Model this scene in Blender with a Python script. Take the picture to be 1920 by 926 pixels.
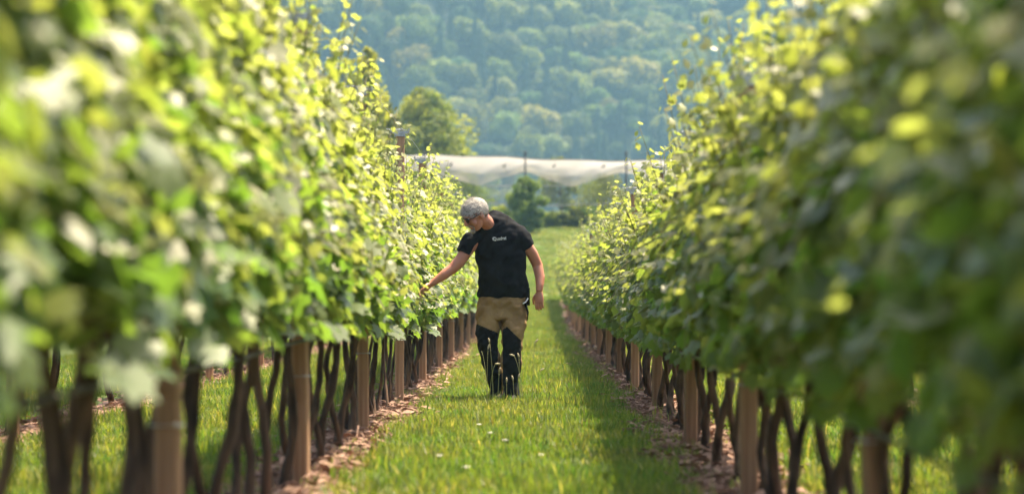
import bpy, bmesh, math, random
import numpy as np
from mathutils import Vector, Matrix, Euler
R = math.radians
random.seed(7); rng = np.random.default_rng(7)
for o in list(bpy.data.objects): bpy.data.objects.remove(o)
sc = bpy.context.scene
COL = sc.collection

# ------------------------------------------------------------------ camera
CAMH = 0.96
cam = bpy.data.cameras.new('camera'); camo = bpy.data.objects.new('camera', cam); COL.objects.link(camo)
camo.location = (0, 0, CAMH); camo.rotation_euler = (R(90 + 1.036), 0, R(0.505))
cam.sensor_width = 36; cam.lens = 85; cam.clip_start = 0.1; cam.clip_end = 5000
cam.dof.use_dof = True; cam.dof.focus_distance = 21.2; cam.dof.aperture_fstop = 2.0
sc.camera = camo
# ------------------------------------------------------------------ world, sun
SUN = Vector((0.30, 0.27, 1.0)).normalized()          # towards the sun
w = bpy.data.worlds.new('World'); sc.world = w; w.use_nodes = True
nt = w.node_tree; bg = nt.nodes['Background']
sky = nt.nodes.new('ShaderNodeTexSky'); sky.sky_type = 'NISHITA'; sky.sun_disc = False
sky.sun_elevation = math.asin(SUN.z); sky.sun_rotation = math.atan2(SUN.x, SUN.y)
sky.air_density = .8; sky.dust_density = 4.5; sky.ozone_density = .4
nt.links.new(sky.outputs[0], bg.inputs[0]); bg.inputs[1].default_value = 0.145
sl = bpy.data.lights.new('sun', 'SUN'); sl.energy = 5.0; sl.angle = R(0.5); sl.color = (1.0, 0.86, 0.62)
so = bpy.data.objects.new('sun', sl); COL.objects.link(so)
so.rotation_euler = (-SUN).to_track_quat('-Z', 'Y').to_euler(); so.location = (5, 5, 30)
sc.view_settings.view_transform = 'Standard'; sc.view_settings.look = 'None'
sc.view_settings.gamma = 1; sc.view_settings.use_curve_mapping = False
sc.view_settings.exposure = 1.62
sc.render.engine = 'CYCLES'
cy = sc.cycles; cy.use_denoising = True; cy.max_bounces = 7; cy.diffuse_bounces = 3; cy.glossy_bounces = 2
cy.transmission_bounces = 4; cy.transparent_max_bounces = 12; cy.volume_bounces = 0
cy.sample_clamp_indirect = 4; cy.caustics_reflective = False; cy.caustics_refractive = False
cy.use_adaptive_sampling = True; cy.adaptive_threshold = 0.02

# ------------------------------------------------------------------ helpers
def new_mat(name):
    m = bpy.data.materials.new(name); m.use_nodes = True
    return m, m.node_tree, m.node_tree.nodes['Principled BSDF']
def N(t, typ, **kw):
    n = t.nodes.new(typ)
    for k, v in kw.items(): setattr(n, k, v)
    return n
def noise_mat(name, c1, c2, scale=5, rough=.8, bump=0, detail=6, stretch=(1, 1, 1), spec=.3, bdist=.01, lo=.35, hi=.65):
    m, t, b = new_mat(name)
    tc = N(t, 'ShaderNodeTexCoord'); mp = N(t, 'ShaderNodeMapping'); mp.inputs['Scale'].default_value = stretch
    t.links.new(tc.outputs['Object'], mp.inputs[0])
    no = N(t, 'ShaderNodeTexNoise'); no.inputs['Scale'].default_value = scale; no.inputs['Detail'].default_value = detail
    t.links.new(mp.outputs[0], no.inputs[0])
    cr = N(t, 'ShaderNodeValToRGB'); cr.color_ramp.elements[0].color = (*c1, 1); cr.color_ramp.elements[1].color = (*c2, 1)
    cr.color_ramp.elements[0].position = lo; cr.color_ramp.elements[1].position = hi
    t.links.new(no.outputs[0], cr.inputs[0]); t.links.new(cr.outputs[0], b.inputs['Base Color'])
    b.inputs['Roughness'].default_value = rough; b.inputs['Specular IOR Level'].default_value = spec
    if bump:
        bp = N(t, 'ShaderNodeBump'); bp.inputs['Strength'].default_value = bump; bp.inputs['Distance'].default_value = bdist
        t.links.new(no.outputs[0], bp.inputs['Height']); t.links.new(bp.outputs[0], b.inputs['Normal'])
    return m
def mesh_obj(name, V, F, mat=None, parent=None, smooth=False, col=None, link=True):
    me = bpy.data.meshes.new(name)
    me.from_pydata([tuple(v) for v in V] if not isinstance(V, list) else V, [], F if isinstance(F, list) else [tuple(f) for f in F])
    if smooth: me.polygons.foreach_set('use_smooth', [True] * len(me.polygons))
    if col is not None:
        a = me.color_attributes.new('tint', 'FLOAT_COLOR', 'POINT')
        c = np.zeros((len(V), 4), np.float32); c[:, :np.shape(col)[1]] = col; a.data.foreach_set('color', c.ravel())
    for mm in (mat if isinstance(mat, (list, tuple)) else [mat] if mat else []): me.materials.append(mm)
    o = bpy.data.objects.new(name, me)
    if link: COL.objects.link(o)
    if parent: o.parent = parent
    return o
def empty(name, loc=(0, 0, 0), label=None, cat=None, group=None, rz=0):
    o = bpy.data.objects.new(name, None); o.empty_display_size = .1; COL.objects.link(o)
    o.location = loc; o.rotation_euler = (0, 0, rz)
    return tag(o, label, cat, group)
def tag(o, label=None, cat=None, group=None, kind=None):
    if label: o['label'] = label
    if cat: o['category'] = cat
    if group: o['group'] = group
    if kind: o['kind'] = kind
    return o
class MB:
    def __init__(s): s.V = []; s.F = []
    def add(s, V, F):
        n = len(s.V); s.V += [tuple(v) for v in V]; s.F += [tuple(i + n for i in f) for f in F]
    def box(s, c, d, rot=None):
        x, y, z = [q / 2 for q in d]
        P = [Vector((i * x, j * y, k * z)) for i in (-1, 1) for j in (-1, 1) for k in (-1, 1)]
        if rot: P = [rot @ p for p in P]
        s.add([p + Vector(c) for p in P], [(0, 1, 3, 2), (4, 6, 7, 5), (0, 4, 5, 1), (2, 3, 7, 6), (0, 2, 6, 4), (1, 5, 7, 3)])
    def tube(s, pts, rad, n=8, cap=True, flat=None):
        pts = [Vector(p) for p in pts]; k = len(pts)
        if not hasattr(rad, '__len__'): rad = [rad] * k
        base = len(s.V); ref = None
        for i, p in enumerate(pts):
            t = (pts[min(i + 1, k - 1)] - pts[max(i - 1, 0)]).normalized()
            if ref is None: ref = t.orthogonal().normalized()
            ref = (ref - t * ref.dot(t)); ref = ref.normalized() if ref.length > 1e-6 else t.orthogonal().normalized()
            b = t.cross(ref)
            for j in range(n):
                a = 2 * math.pi * j / n
                s.V.append(tuple(p + (ref * math.cos(a) + b * math.sin(a)) * rad[i]))
        for i in range(k - 1):
            for j in range(n):
                a = base + i * n + j; c = base + i * n + (j + 1) % n
                s.F.append((a, c, c + n, a + n))
        if cap:
            s.F.append(tuple(base + j for j in reversed(range(n)))); s.F.append(tuple(base + (k - 1) * n + j for j in range(n)))
    def rings(s, rs, n=24):
        """rs: (centre, axis a, axis b) ellipses"""
        base = len(s.V)
        for c, a, b in rs:
            c = Vector(c); a = Vector(a); b = Vector(b)
            for j in range(n):
                q = 2 * math.pi * j / n; s.V.append(tuple(c + a * math.cos(q) + b * math.sin(q)))
        k = len(rs)
        for i in range(k - 1):
            for j in range(n):
                p = base + i * n + j; q = base + i * n + (j + 1) % n
                s.F.append((p, q, q + n, p + n))
        s.F.append(tuple(base + j for j in reversed(range(n)))); s.F.append(tuple(base + (k - 1) * n + j for j in range(n)))
    def ball(s, c, r, n=14, M=None):
        r = r if hasattr(r, '__len__') else (r, r, r); c = Vector(c); V = []; F = []
        for i in range(n + 1):
            th = math.pi * i / n
            for j in range(2 * n):
                ph = math.pi * j / n
                v = Vector((r[0] * math.sin(th) * math.cos(ph), r[1] * math.sin(th) * math.sin(ph), r[2] * math.cos(th)))
                V.append((M @ v if M else v) + c)
        m = 2 * n
        for i in range(n):
            for j in range(m): F.append((i * m + j, (i + 1) * m + j, (i + 1) * m + (j + 1) % m, i * m + (j + 1) % m))
        s.add(V, F)
    def build(s, name, mat, parent=None, smooth=False): return mesh_obj(name, s.V, s.F, mat, parent, smooth)
def remesh(o, voxel, smooth_it=6, sub=0):
    m = o.modifiers.new('r', 'REMESH'); m.mode = 'VOXEL'; m.voxel_size = voxel; m.use_smooth_shade = True
    if smooth_it:
        m = o.modifiers.new('s', 'SMOOTH'); m.factor = .5; m.iterations = smooth_it
    bpy.context.view_layer.update()
    dg = bpy.context.evaluated_depsgraph_get()
    me = bpy.data.meshes.new_from_object(o.evaluated_get(dg)); old = o.data; o.modifiers.clear(); o.data = me
    me.polygons.foreach_set('use_smooth', [True] * len(me.polygons))
    return o
def gz(x, y):
    y = np.asarray(y, float)
    a = np.where(y < 48, 0, .0008 * (y - 48) ** 2)
    b = 3.92 + 2.5 * (1 - np.exp(-np.clip(y - 118, 0, None) * .045))
    return np.where(y > 118, b, a)
def vnoise(x, y, f, seed=0):
    """cheap smooth 2-D value noise"""
    x = np.asarray(x) * f + seed * 17.3; y = np.asarray(y) * f + seed * 31.7
    xi = np.floor(x).astype(int); yi = np.floor(y).astype(int); u = x - xi; v = y - yi
    u = u * u * (3 - 2 * u); v = v * v * (3 - 2 * v)
    h = lambda a, b: np.modf(np.abs(np.sin(a * 127.1 + b * 311.7) * 43758.5453))[0]
    return (h(xi, yi) * (1 - u) + h(xi + 1, yi) * u) * (1 - v) + (h(xi, yi + 1) * (1 - u) + h(xi + 1, yi + 1) * u) * v

# ------------------------------------------------------------------ foliage materials
def leaf_mat(name, rough=.36, trans=.45, tmul=(2.3, 2.4, 1.0), spec=.5, obj_var=.25, hue=.03, under=None):
    m, t, b = new_mat(name)
    at = N(t, 'ShaderNodeAttribute', attribute_name='tint')
    oi = N(t, 'ShaderNodeObjectInfo')
    hs = N(t, 'ShaderNodeHueSaturation')
    mr = N(t, 'ShaderNodeMapRange'); mr.inputs['To Min'].default_value = 1 - obj_var; mr.inputs['To Max'].default_value = 1 + obj_var
    t.links.new(oi.outputs['Random'], mr.inputs[0]); t.links.new(mr.outputs[0], hs.inputs['Value'])
    m2 = N(t, 'ShaderNodeMath', operation='MULTIPLY'); m2.inputs[1].default_value = 7.31
    m3 = N(t, 'ShaderNodeMath', operation='FRACT')
    mr2 = N(t, 'ShaderNodeMapRange'); mr2.inputs['To Min'].default_value = .5 - hue; mr2.inputs['To Max'].default_value = .5 + hue
    t.links.new(oi.outputs['Random'], m2.inputs[0]); t.links.new(m2.outputs[0], m3.inputs[0])
    t.links.new(m3.outputs[0], mr2.inputs[0]); t.links.new(mr2.outputs[0], hs.inputs['Hue'])
    t.links.new(at.outputs['Color'], hs.inputs['Color'])
    if under:
        ge = N(t, 'ShaderNodeNewGeometry'); ux = N(t, 'ShaderNodeMix', data_type='RGBA'); t.links.new(ge.outputs['Backfacing'], ux.inputs[0])
        gm = N(t, 'ShaderNodeMix', data_type='RGBA'); t.links.new(at.outputs['Alpha'], gm.inputs[0]); h2 = N(t, 'ShaderNodeHueSaturation'); h2.inputs['Saturation'].default_value = .8; h2.inputs['Value'].default_value = 1.15
        t.links.new(hs.outputs[0], h2.inputs['Color']); t.links.new(h2.outputs[0], gm.inputs[6]); gm.inputs[7].default_value = (*under, 1); t.links.new(gm.outputs[2], ux.inputs[7])
        t.links.new(hs.outputs[0], ux.inputs[6]); t.links.new(ux.outputs[2], b.inputs['Base Color'])
    else: t.links.new(hs.outputs[0], b.inputs['Base Color'])
    b.inputs['Roughness'].default_value = rough; b.inputs['Specular IOR Level'].default_value = spec
    tr = N(t, 'ShaderNodeBsdfTranslucent')
    mu = N(t, 'ShaderNodeMix', data_type='RGBA', blend_type='MULTIPLY'); mu.inputs[0].default_value = 1
    t.links.new(hs.outputs[0], mu.inputs[6]); mu.inputs[7].default_value = (*tmul, 1)
    t.links.new(mu.outputs[2], tr.inputs[0])
    mx = N(t, 'ShaderNodeMixShader'); mx.inputs[0].default_value = trans
    t.links.new(b.outputs[0], mx.inputs[1]); t.links.new(tr.outputs[0], mx.inputs[2])
    t.links.new(mx.outputs[0], t.nodes['Material Output'].inputs['Surface'])
    return m
M = {}
M['leaf'] = leaf_mat('vine_leaf', rough=.45, trans=.50, tmul=(2.1, 2.3, 1.15), under=(.56, .53, .38), spec=.6, obj_var=.12, hue=.012)
M['grass'] = leaf_mat('grass_blade', rough=.5, trans=.45, tmul=(1.9, 1.8, .8), spec=.3, obj_var=.25, hue=.02)
M['tree'] = leaf_mat('tree_leaf', rough=.6, trans=.4, tmul=(1.8, 1.8, .8), spec=.2, obj_var=.42, hue=.03)
M['bark'] = noise_mat('vine_bark', (.018, .011, .008), (.11, .066, .042), scale=22, rough=.9, bump=1, stretch=(1, 1, .16), bdist=.02)
M['shoot'] = noise_mat('green_shoot', (.10, .12, .03), (.17, .13, .05), scale=8, rough=.6)
M['post'] = noise_mat('post_wood', (.27, .145, .08), (.42, .25, .15), scale=14, rough=.8, bump=.3, stretch=(3, 3, .12))
M['wire'] = noise_mat('galvanised_wire', (.28, .28, .27), (.45, .45, .43), scale=60, rough=.4); M['wire'].node_tree.nodes['Principled BSDF'].inputs['Metallic'].default_value = .7
M['hose'] = noise_mat('hose_plastic', (.03, .03, .028), (.10, .095, .085), scale=9, rough=.6)
M['soil'] = noise_mat('soil', (.16, .085, .055), (.38, .22, .15), scale=9, rough=.95, bump=.8, bdist=.03)
M['ground'] = noise_mat('turf_ground', (.045, .065, .015), (.12, .15, .03), scale=1.1, rough=.95, bump=.4, detail=10)
M['litter'] = noise_mat('dry_litter', (.14, .08, .055), (.38, .235, .17), scale=3, rough=.9)
M['hill'] = noise_mat('hill_floor', (.010, .018, .010), (.022, .032, .014), scale=.05, rough=1)
M['treebark'] = noise_mat('tree_bark', (.04, .03, .02), (.12, .09, .065), scale=5, rough=.9, bump=.6, stretch=(1, 1, .3))

def vary(m, lo, hi):
    t = m.node_tree; b = t.nodes['Principled BSDF']; src = b.inputs['Base Color'].links[0].from_socket
    oi = N(t, 'ShaderNodeObjectInfo'); hs = N(t, 'ShaderNodeHueSaturation'); mr = N(t, 'ShaderNodeMapRange'); mr.inputs['To Min'].default_value = lo; mr.inputs['To Max'].default_value = hi
    t.links.new(oi.outputs['Random'], mr.inputs[0]); t.links.new(mr.outputs[0], hs.inputs['Value']); t.links.new(src, hs.inputs['Color']); t.links.new(hs.outputs[0], b.inputs['Base Color'])
vary(M['post'], .65, 1.2); vary(M['bark'], .7, 1.5)
# ------------------------------------------------------------------ scatter (stuff only)
def hidden_collection(name, objs):
    c = bpy.data.collections.new(name)
    for o in objs: c.objects.link(o)
    return c
def scatter(name, P, rot, scl, idx, coll, label, cat):
    me = bpy.data.meshes.new(name); me.vertices.add(len(P)); me.vertices.foreach_set('co', np.asarray(P, np.float32).ravel())
    for nm, typ, key, arr in (('rot', 'FLOAT_VECTOR', 'vector', rot), ('scl', 'FLOAT_VECTOR', 'vector', scl), ('idx', 'INT', 'value', idx)):
        a = me.attributes.new(nm, typ, 'POINT'); a.data.foreach_set(key, np.asarray(arr, np.int32 if typ == 'INT' else np.float32).ravel())
    o = bpy.data.objects.new(name, me); COL.objects.link(o); tag(o, label, cat, kind='stuff')
    g = bpy.data.node_groups.new(name + '_nodes', 'GeometryNodeTree')
    g.interface.new_socket('Geometry', in_out='INPUT', socket_type='NodeSocketGeometry')
    g.interface.new_socket('Geometry', in_out='OUTPUT', socket_type='NodeSocketGeometry')
    gi = g.nodes.new('NodeGroupInput'); go = g.nodes.new('NodeGroupOutput'); ip = g.nodes.new('GeometryNodeInstanceOnPoints')
    ci = g.nodes.new('GeometryNodeCollectionInfo'); ci.inputs[0].default_value = coll
    ci.inputs['Separate Children'].default_value = True; ci.inputs['Reset Children'].default_value = True
    def na(n, t):
        x = g.nodes.new('GeometryNodeInputNamedAttribute'); x.data_type = t; x.inputs[0].default_value = n; return x.outputs[0]
    m2p = g.nodes.new('GeometryNodeMeshToPoints')
    g.links.new(gi.outputs[0], m2p.inputs[0]); g.links.new(m2p.outputs[0], ip.inputs['Points'])
    g.links.new(ci.outputs[0], ip.inputs['Instance']); ip.inputs['Pick Instance'].default_value = True
    g.links.new(na('idx', 'INT'), ip.inputs['Instance Index']); g.links.new(na('rot', 'FLOAT_VECTOR'), ip.inputs['Rotation'])
    g.links.new(na('scl', 'FLOAT_VECTOR'), ip.inputs['Scale']); g.links.new(ip.outputs[0], go.inputs[0])
    md = o.modifiers.new('scatter', 'NODES'); md.node_group = g
    return o

# ------------------------------------------------------------------ terrain
xs = np.concatenate([np.linspace(-700, -16, 12), np.linspace(-12, 12, 13), np.linspace(16, 700, 12)])
ys = np.concatenate([np.linspace(-60, 44, 10), np.linspace(48, 200, 60), np.linspace(230, 1500, 14)])
X, Y = np.meshgrid(xs, ys); Z = gz(X, Y)
nx = len(xs); V = np.stack([X.ravel(), Y.ravel(), Z.ravel()], 1)
F = [(i * nx + j, i * nx + j + 1, (i + 1) * nx + j + 1, (i + 1) * nx + j) for i in range(len(ys) - 1) for j in range(nx - 1)]
g = mesh_obj('ground', V, F, M['ground'], smooth=True); tag(g, kind='structure')
def hz(x, y):
    x = np.asarray(x, float); y = np.asarray(y, float)
    d = y - 545 - 25 * np.sin(x * .012 + 1.0) - 10 * np.sin(x * .031)
    # gullies and spurs running down the slope, slanting to the right
    s = (x + .55 * d) * .035
    return 2 + np.clip(d, -60, None) * .62 + 9 * np.sin(s) * np.clip(d / 40, 0, 1) + 3.2 * np.sin(s * 2.3 + 1.3) * np.clip(d / 40, 0, 1) + 5 * vnoise(x, y, .018, 3) * np.clip(d / 30, 0, 1)
hx = np.linspace(-420, 420, 120); hy = np.linspace(500, 900, 90)
X, Y = np.meshgrid(hx, hy); Z = hz(X, Y); nx = len(hx)
F = [(i * nx + j, i * nx + j + 1, (i + 1) * nx + j + 1, (i + 1) * nx + j) for i in range(len(hy) - 1) for j in range(nx - 1)]
h = mesh_obj('hills', np.stack([X.ravel(), Y.ravel(), Z.ravel()], 1), F, M['hill'], smooth=True); tag(h, kind='structure')

# rows: name, x, canopy bottom, canopy top, half thickness
ROWS = dict(left=dict(x=-1.18, zb=.82, zt=1.87, ht=.34, ph=2.27), right=dict(x=1.0, zb=.69, zt=1.62, ht=.29, ph=1.88),
            outer_left=dict(x=-3.4, zb=.78, zt=2.0, ht=.35, ph=2.27), outer_right=dict(x=3.2, zb=.68, zt=1.8, ht=.3, ph=1.9))
YEND = 76.0
# soil strips with ragged edges
def strip_half(y, sx, side):
    return .15 + .10 * vnoise(y, sx * 3.3 + side, 1.7, 5) + .07 * vnoise(y, sx + side * 9, 6.0, 8)
for k, r in ROWS.items():
    yy = np.arange(-1, YEND + .5, .12); V = []; F = []
    for i, y in enumerate(yy):
        for f in (-1, -.33, .33, 1):
            hwid = strip_half(y, r['x'], f > 0) + .05
            V.append((r['x'] + f * hwid, y, float(gz(0, y)) + .006 + (.015 if abs(f) < .5 else 0)))
    for i in range(len(yy) - 1):
        for j in range(3): F.append((i * 4 + j, i * 4 + j + 1, i * 4 + 5 + j, i * 4 + 4 + j))
    s = mesh_obj('soil_strip', V, F, M['soil'], smooth=True); tag(s, kind='structure')

# ------------------------------------------------------------------ grass
def tuft(seed, n=62, rad=.11, h=(.035, .095), wd=.0036, seedy=False):
    r = np.random.default_rng(seed); V = []; F = []; C = []
    for i in range(n):
        a = r.uniform(0, 6.283); d = rad * math.sqrt(r.uniform()); hh = r.uniform(*h); az = r.uniform(0, 6.283)
        lean = r.uniform(.05, .55) * hh; ww = wd * r.uniform(.7, 1.3)
        b = np.array([math.cos(a) * d, math.sin(a) * d, -.005]); ld = np.array([math.cos(az), math.sin(az), 0]); sd = np.array([-ld[1], ld[0], 0])
        k = len(V)
        V += [b - sd * ww, b + sd * ww, b + ld * lean * .35 + [0, 0, hh * .6] - sd * ww * .8, b + ld * lean * .35 + [0, 0, hh * .6] + sd * ww * .8, b + ld * lean + [0, 0, hh]]
        F += [(k, k + 1, k + 3, k + 2), (k + 2, k + 3, k + 4)]
        q = r.uniform()
        c = np.array([.105, .145, .024]) if q < .5 else np.array([.15, .172, .036]) if q < .85 else np.array([.27, .25, .09]) if q < .94 else np.array([.07, .13, .025])
        C += [c * r.uniform(.8, 1.2) * ([.78, .95, .8] if seed in (0, 1) else [1, 1, 1])] * 5
    return mesh_obj('blade_cluster', np.array(V), F, M['grass'], col=np.array(C), link=False)
tufts = hidden_collection('grass_sources', [tuft(i) for i in range(5)] + [tuft(9, n=24, h=(.07, .17)), tuft(10, n=22, h=(.04, .09), wd=.007)])
def grass_pts():
    out = []
    for (x0, x1, y0, y1, dens) in ((-1.18, 1.0, 4.5, 14, 62), (-1.18, 1.0, 14, 34, 70), (-1.18, 1.0, 34, 78, 42), (-3.4, -1.18, 3, 34, 42), (1.0, 3.2, 3, 34, 42),
                                   (-3.4, -1.18, 34, 78, 14), (1.0, 3.2, 34, 78, 14), (-6.5, -3.4, 4, 45, 14), (3.2, 6.5, 4, 45, 14), (-7, 7, 78, 135, 7)):
        n = int((x1 - x0) * (y1 - y0) * dens)
        out.append(np.stack([rng.uniform(x0, x1, n), rng.uniform(y0, y1, n)], 1))
    P = np.concatenate(out); keep = np.ones(len(P), bool)
    for r in ROWS.values():
        dx = P[:, 0] - r['x']; hw = np.where(dx > 0, strip_half(P[:, 1], r['x'], True), strip_half(P[:, 1], r['x'], False))
        keep &= ~((np.abs(dx) < hw + .04) & (P[:, 1] < YEND) & (rng.uniform(size=len(P)) > .07))
    return P[keep]
P = grass_pts(); n = len(P)
far = np.clip((P[:, 1] - 78) / 10, 0, 1)
pn = vnoise(P[:, 0], P[:, 1], .9, 2)
sz = (.75 + .55 * pn + rng.uniform(-.15, .15, n)) * (1 + 1.2 * far)
tall = rng.uniform(size=n) < (.05 + .10 * (pn > .7))
idx = np.where(tall, 5, np.where(vnoise(P[:, 0], P[:, 1], 1.6, 7) + rng.uniform(-.2, .2, n) > .52, rng.integers(0, 2, n), rng.integers(2, 5, n))); idx = np.where(rng.uniform(size=n) < .08, 6, idx)
grass = scatter('grass', np.stack([P[:, 0], P[:, 1], gz(0, P[:, 1])], 1), np.stack([rng.normal(0, .08, n), rng.normal(0, .08, n), rng.uniform(0, 6.28, n)], 1),
                np.stack([1.15 * (1 + far), 1.15 * (1 + far), sz / (1 + far * .6)], 1) * np.ones((1, 3)), idx, tufts, 'bright green uncut grass growing between the vine rows', 'grass')
# dry litter on the strips
lit = []
for i in range(4):
    mb = MB(); r_ = random.Random(i)
    for k in range(9):
        a = r_.uniform(0, 6.28); L = r_.uniform(.012, .04); c = Vector((r_.uniform(-.08, .08), r_.uniform(-.08, .08), .012 + r_.uniform(0, .012)))
        d = Vector((math.cos(a), math.sin(a), r_.uniform(-.2, .3))) * L
        if i < 2: mb.tube([c - d, c + d * .2 + Vector((0, 0, .006)), c + d], [.003, .0035, .002], 4)
        else:
            s_ = Vector((-d.y, d.x, .2 * L)) * .5
            mb.add([c - d, c + s_, c + d, c - s_ + Vector((0, 0, .01))], [(0, 1, 2), (0, 2, 3)])
    lit.append(mesh_obj('litter_cluster', mb.V, mb.F, M['litter'], link=False))
litc = hidden_collection('litter_sources', lit)
LP = []
for k, r in ROWS.items():
    m_ = 4500 if 'outer' not in k else 900
    yy = 4 + (rng.uniform(size=m_) ** 1.2) * 60; LP.append(np.stack([r['x'] + rng.normal(0, .14, m_), yy], 1))
LP = np.concatenate(LP); n = len(LP)
scatter('leaf_litter', np.stack([LP[:, 0], LP[:, 1], gz(0, LP[:, 1]) + .012], 1), np.stack([rng.normal(0, .2, n), rng.normal(0, .2, n), rng.uniform(0, 6.28, n)], 1),
        rng.uniform(.7, 1.5, (n, 1)) * np.ones((1, 3)), rng.integers(0, 4, n), litc, 'pinkish dry twigs and dead leaves littering the soil under the vines', 'litter')

# ------------------------------------------------------------------ forest on the hill
BC = ([.05, .082, .022], [.085, .12, .026], [.12, .145, .036], [.17, .175, .045], [.036, .066, .026])
def clump_crown(seed, kind, nleaf=1500, size=.42):
    r = np.random.default_rng(seed); V = []; F = []; C = []
    if kind == 'broad':
        blobs = [(np.array([0, 0, .62]), .42)]
        for i in range(13):
            a = r.uniform(0, 6.28); rr = r.uniform(.15, .42); z = r.uniform(.35, .92)
            blobs.append((np.array([math.cos(a) * rr, math.sin(a) * rr, z]), r.uniform(.16, .28)))
    base = []
    for i in range(nleaf):
        if kind == 'broad':
            c, rad = blobs[r.integers(len(blobs))]; d = r.normal(size=3); d /= np.linalg.norm(d); d[2] = d[2] if d[2] > -.5 else -d[2]
            p = c + d * rad * r.uniform(.82, 1.06); nrm = d + r.normal(size=3) * .45
        else:
            t = r.uniform(0, 1) ** .8; a = r.uniform(0, 6.28); rad = (1 - t) * .24 * (1 + .35 * math.sin(t * 34)) + .015
            p = np.array([math.cos(a) * rad, math.sin(a) * rad, .08 + t * 1.35]); nrm = np.array([math.cos(a), math.sin(a), .5]) + r.normal(size=3) * .35
        nrm /= np.linalg.norm(nrm); u = np.cross(nrm, r.normal(size=3)); u /= np.linalg.norm(u); v = np.cross(nrm, u); s = size * .1 * r.uniform(.6, 1.4)
        k = len(V); V += [p - u * s, p + v * s * .8, p + u * s, p - v * s * .8 + nrm * s * .3]; F += [(k, k + 1, k + 2), (k, k + 2, k + 3)]
        if kind == 'broad': c_ = np.array(BC[seed % 5]) * r.uniform(.7, 1.35) if r.uniform() < .8 else np.array(BC[seed % 5]) * [1.5, 1.35, 1.3]
        else: c_ = np.array([.030, .052, .026]) * r.uniform(.75, 1.3)
        C += [c_] * 4
    return mesh_obj('crown_' + kind, np.array(V), F, M['tree'], col=np.array(C), link=False)
srcs = [clump_crown(20 + i, 'broad', 1700, .46) for i in range(5)] + [clump_crown(40 + i, 'fir', 1100, .42) for i in range(2)]
for i, o in enumerate(srcs): o.name = 'forest_crown_%s' % 'abcdefg'[i]
fc = hidden_collection('forest_sources', srcs)
gx, gy = np.meshgrid(np.arange(-230, 230, 6.0), np.arange(548, 800, 5.8))
gx = gx.ravel() + rng.uniform(-2.4, 2.4, gx.size); gy = gy.ravel() + rng.uniform(-2.4, 2.4, gy.size)
keep = (np.abs(gx) < gy * .30 + 15); gx, gy = gx[keep], gy[keep]; n = len(gx); z = hz(gx, gy)
conp = np.clip(1.2 - (z - 10) / 55, .22, .92) * (vnoise(gx, gy, .03, 4) > .36)
isf = rng.uniform(size=n) < conp
sc_ = np.where(isf, rng.uniform(7, 10, n), rng.uniform(5.5, 10.5, n)); sxy = np.where(isf, sc_ * .8, sc_ * rng.uniform(.85, 1.15, n)); szz = np.where(isf, sc_ * rng.uniform(.95, 1.25, n), sc_ * rng.uniform(.8, 1.15, n))
scatter('forest', np.stack([gx, gy, z - 2.5], 1), np.stack([0 * gx, 0 * gx, rng.uniform(0, 6.28, n)], 1), np.stack([sxy, sxy, szz], 1),
        np.where(isf, 5 + rng.integers(0, 2, n), np.clip(((vnoise(gx, gy, .045, 6) * .9 + rng.uniform(-.35, .45, n)) * 5).astype(int), 0, 4)), fc, 'hazy blue green forest covering the hillside behind the vineyard', 'forest')

# ------------------------------------------------------------------ haze
mb = MB(); mb.box((0, 430, 130), (1500, 1100, 264)); hazeo = mb.build('haze', None); tag(hazeo, 'pale blue haze veiling the distant hillside', 'haze', kind='stuff')
m = bpy.data.materials.new('haze_air'); m.use_nodes = True; t = m.node_tree; t.nodes.remove(t.nodes['Principled BSDF'])
pv = N(t, 'ShaderNodeVolumePrincipled'); pv.inputs['Color'].default_value = (.40, .74, .97, 1); pv.inputs['Density'].default_value = .00037; pv.inputs['Anisotropy'].default_value = .1
t.links.new(pv.outputs[0], t.nodes['Material Output'].inputs['Volume']); hazeo.data.materials.append(m)

# ------------------------------------------------------------------ vines
ANG = [(-90, 1.0), (-62, .62), (-40, .92), (-12, .60), (12, .86), (45, .70), (75, .72), (90, .20), (105, .72), (135, .70), (168, .86), (192, .60), (220, .92), (242, .62)]
LT = np.array([[0, 0, .0]] + [[math.cos(R(a)) * q * .62, math.sin(R(a)) * q * .62, 0] for a, q in ANG]); LT[:, 2] = -.55 * LT[:, 0] ** 2 - .35 * (LT[:, 1]) ** 2 + .03 * np.sin(np.arange(len(LT)) * 2.4)
LF = [(0, i, i % 14 + 1) for i in range(1, 15)]
def leaves_mesh(name, P, Nn, S, C, r):
    n = len(P); V = np.zeros((n, 15, 3)); Nn = Nn / np.linalg.norm(Nn, axis=1)[:, None]
    up = np.array([0, 0, 1.0]) + r.normal(0, .45, (n, 3)); U = up - Nn * (up * Nn).sum(1)[:, None]; U /= np.linalg.norm(U, axis=1)[:, None]; Xx = np.cross(U, Nn)
    T = LT[None] * (1 + r.normal(0, .06, (n, 15, 1))); curl = r.uniform(-.6, 1.8, (n, 1))
    V = P[:, None] + (T[..., 0:1] * Xx[:, None] + T[..., 1:2] * U[:, None] + (T[..., 2] * curl)[..., None] * Nn[:, None]) * S[:, None, None]
    F = [(a + k * 15, b + k * 15, c + k * 15) for k in range(n) for a, b, c in LF]
    return mesh_obj(name, V.reshape(-1, 3), F, M['leaf'], smooth=True, col=np.repeat(C, 15, 0), link=False)
def leaf_cols(h, r, n):                       # h: 0 bottom .. 1 top; young leaves towards the tips
    mature = np.array([.078, .130, .024]); mid = np.array([.158, .178, .042]); young = np.array([.205, .208, .075])
    q = np.clip(h * .95 + r.normal(0, .27, n), 0, 1)[:, None]
    c = np.where(q < .5, mature + (mid - mature) * q * 2, mid + (young - mid) * (q - .5) * 2)
    return np.concatenate([c * r.uniform(.8, 1.22, (n, 1)), np.zeros((n, 1))], 1)
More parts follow.
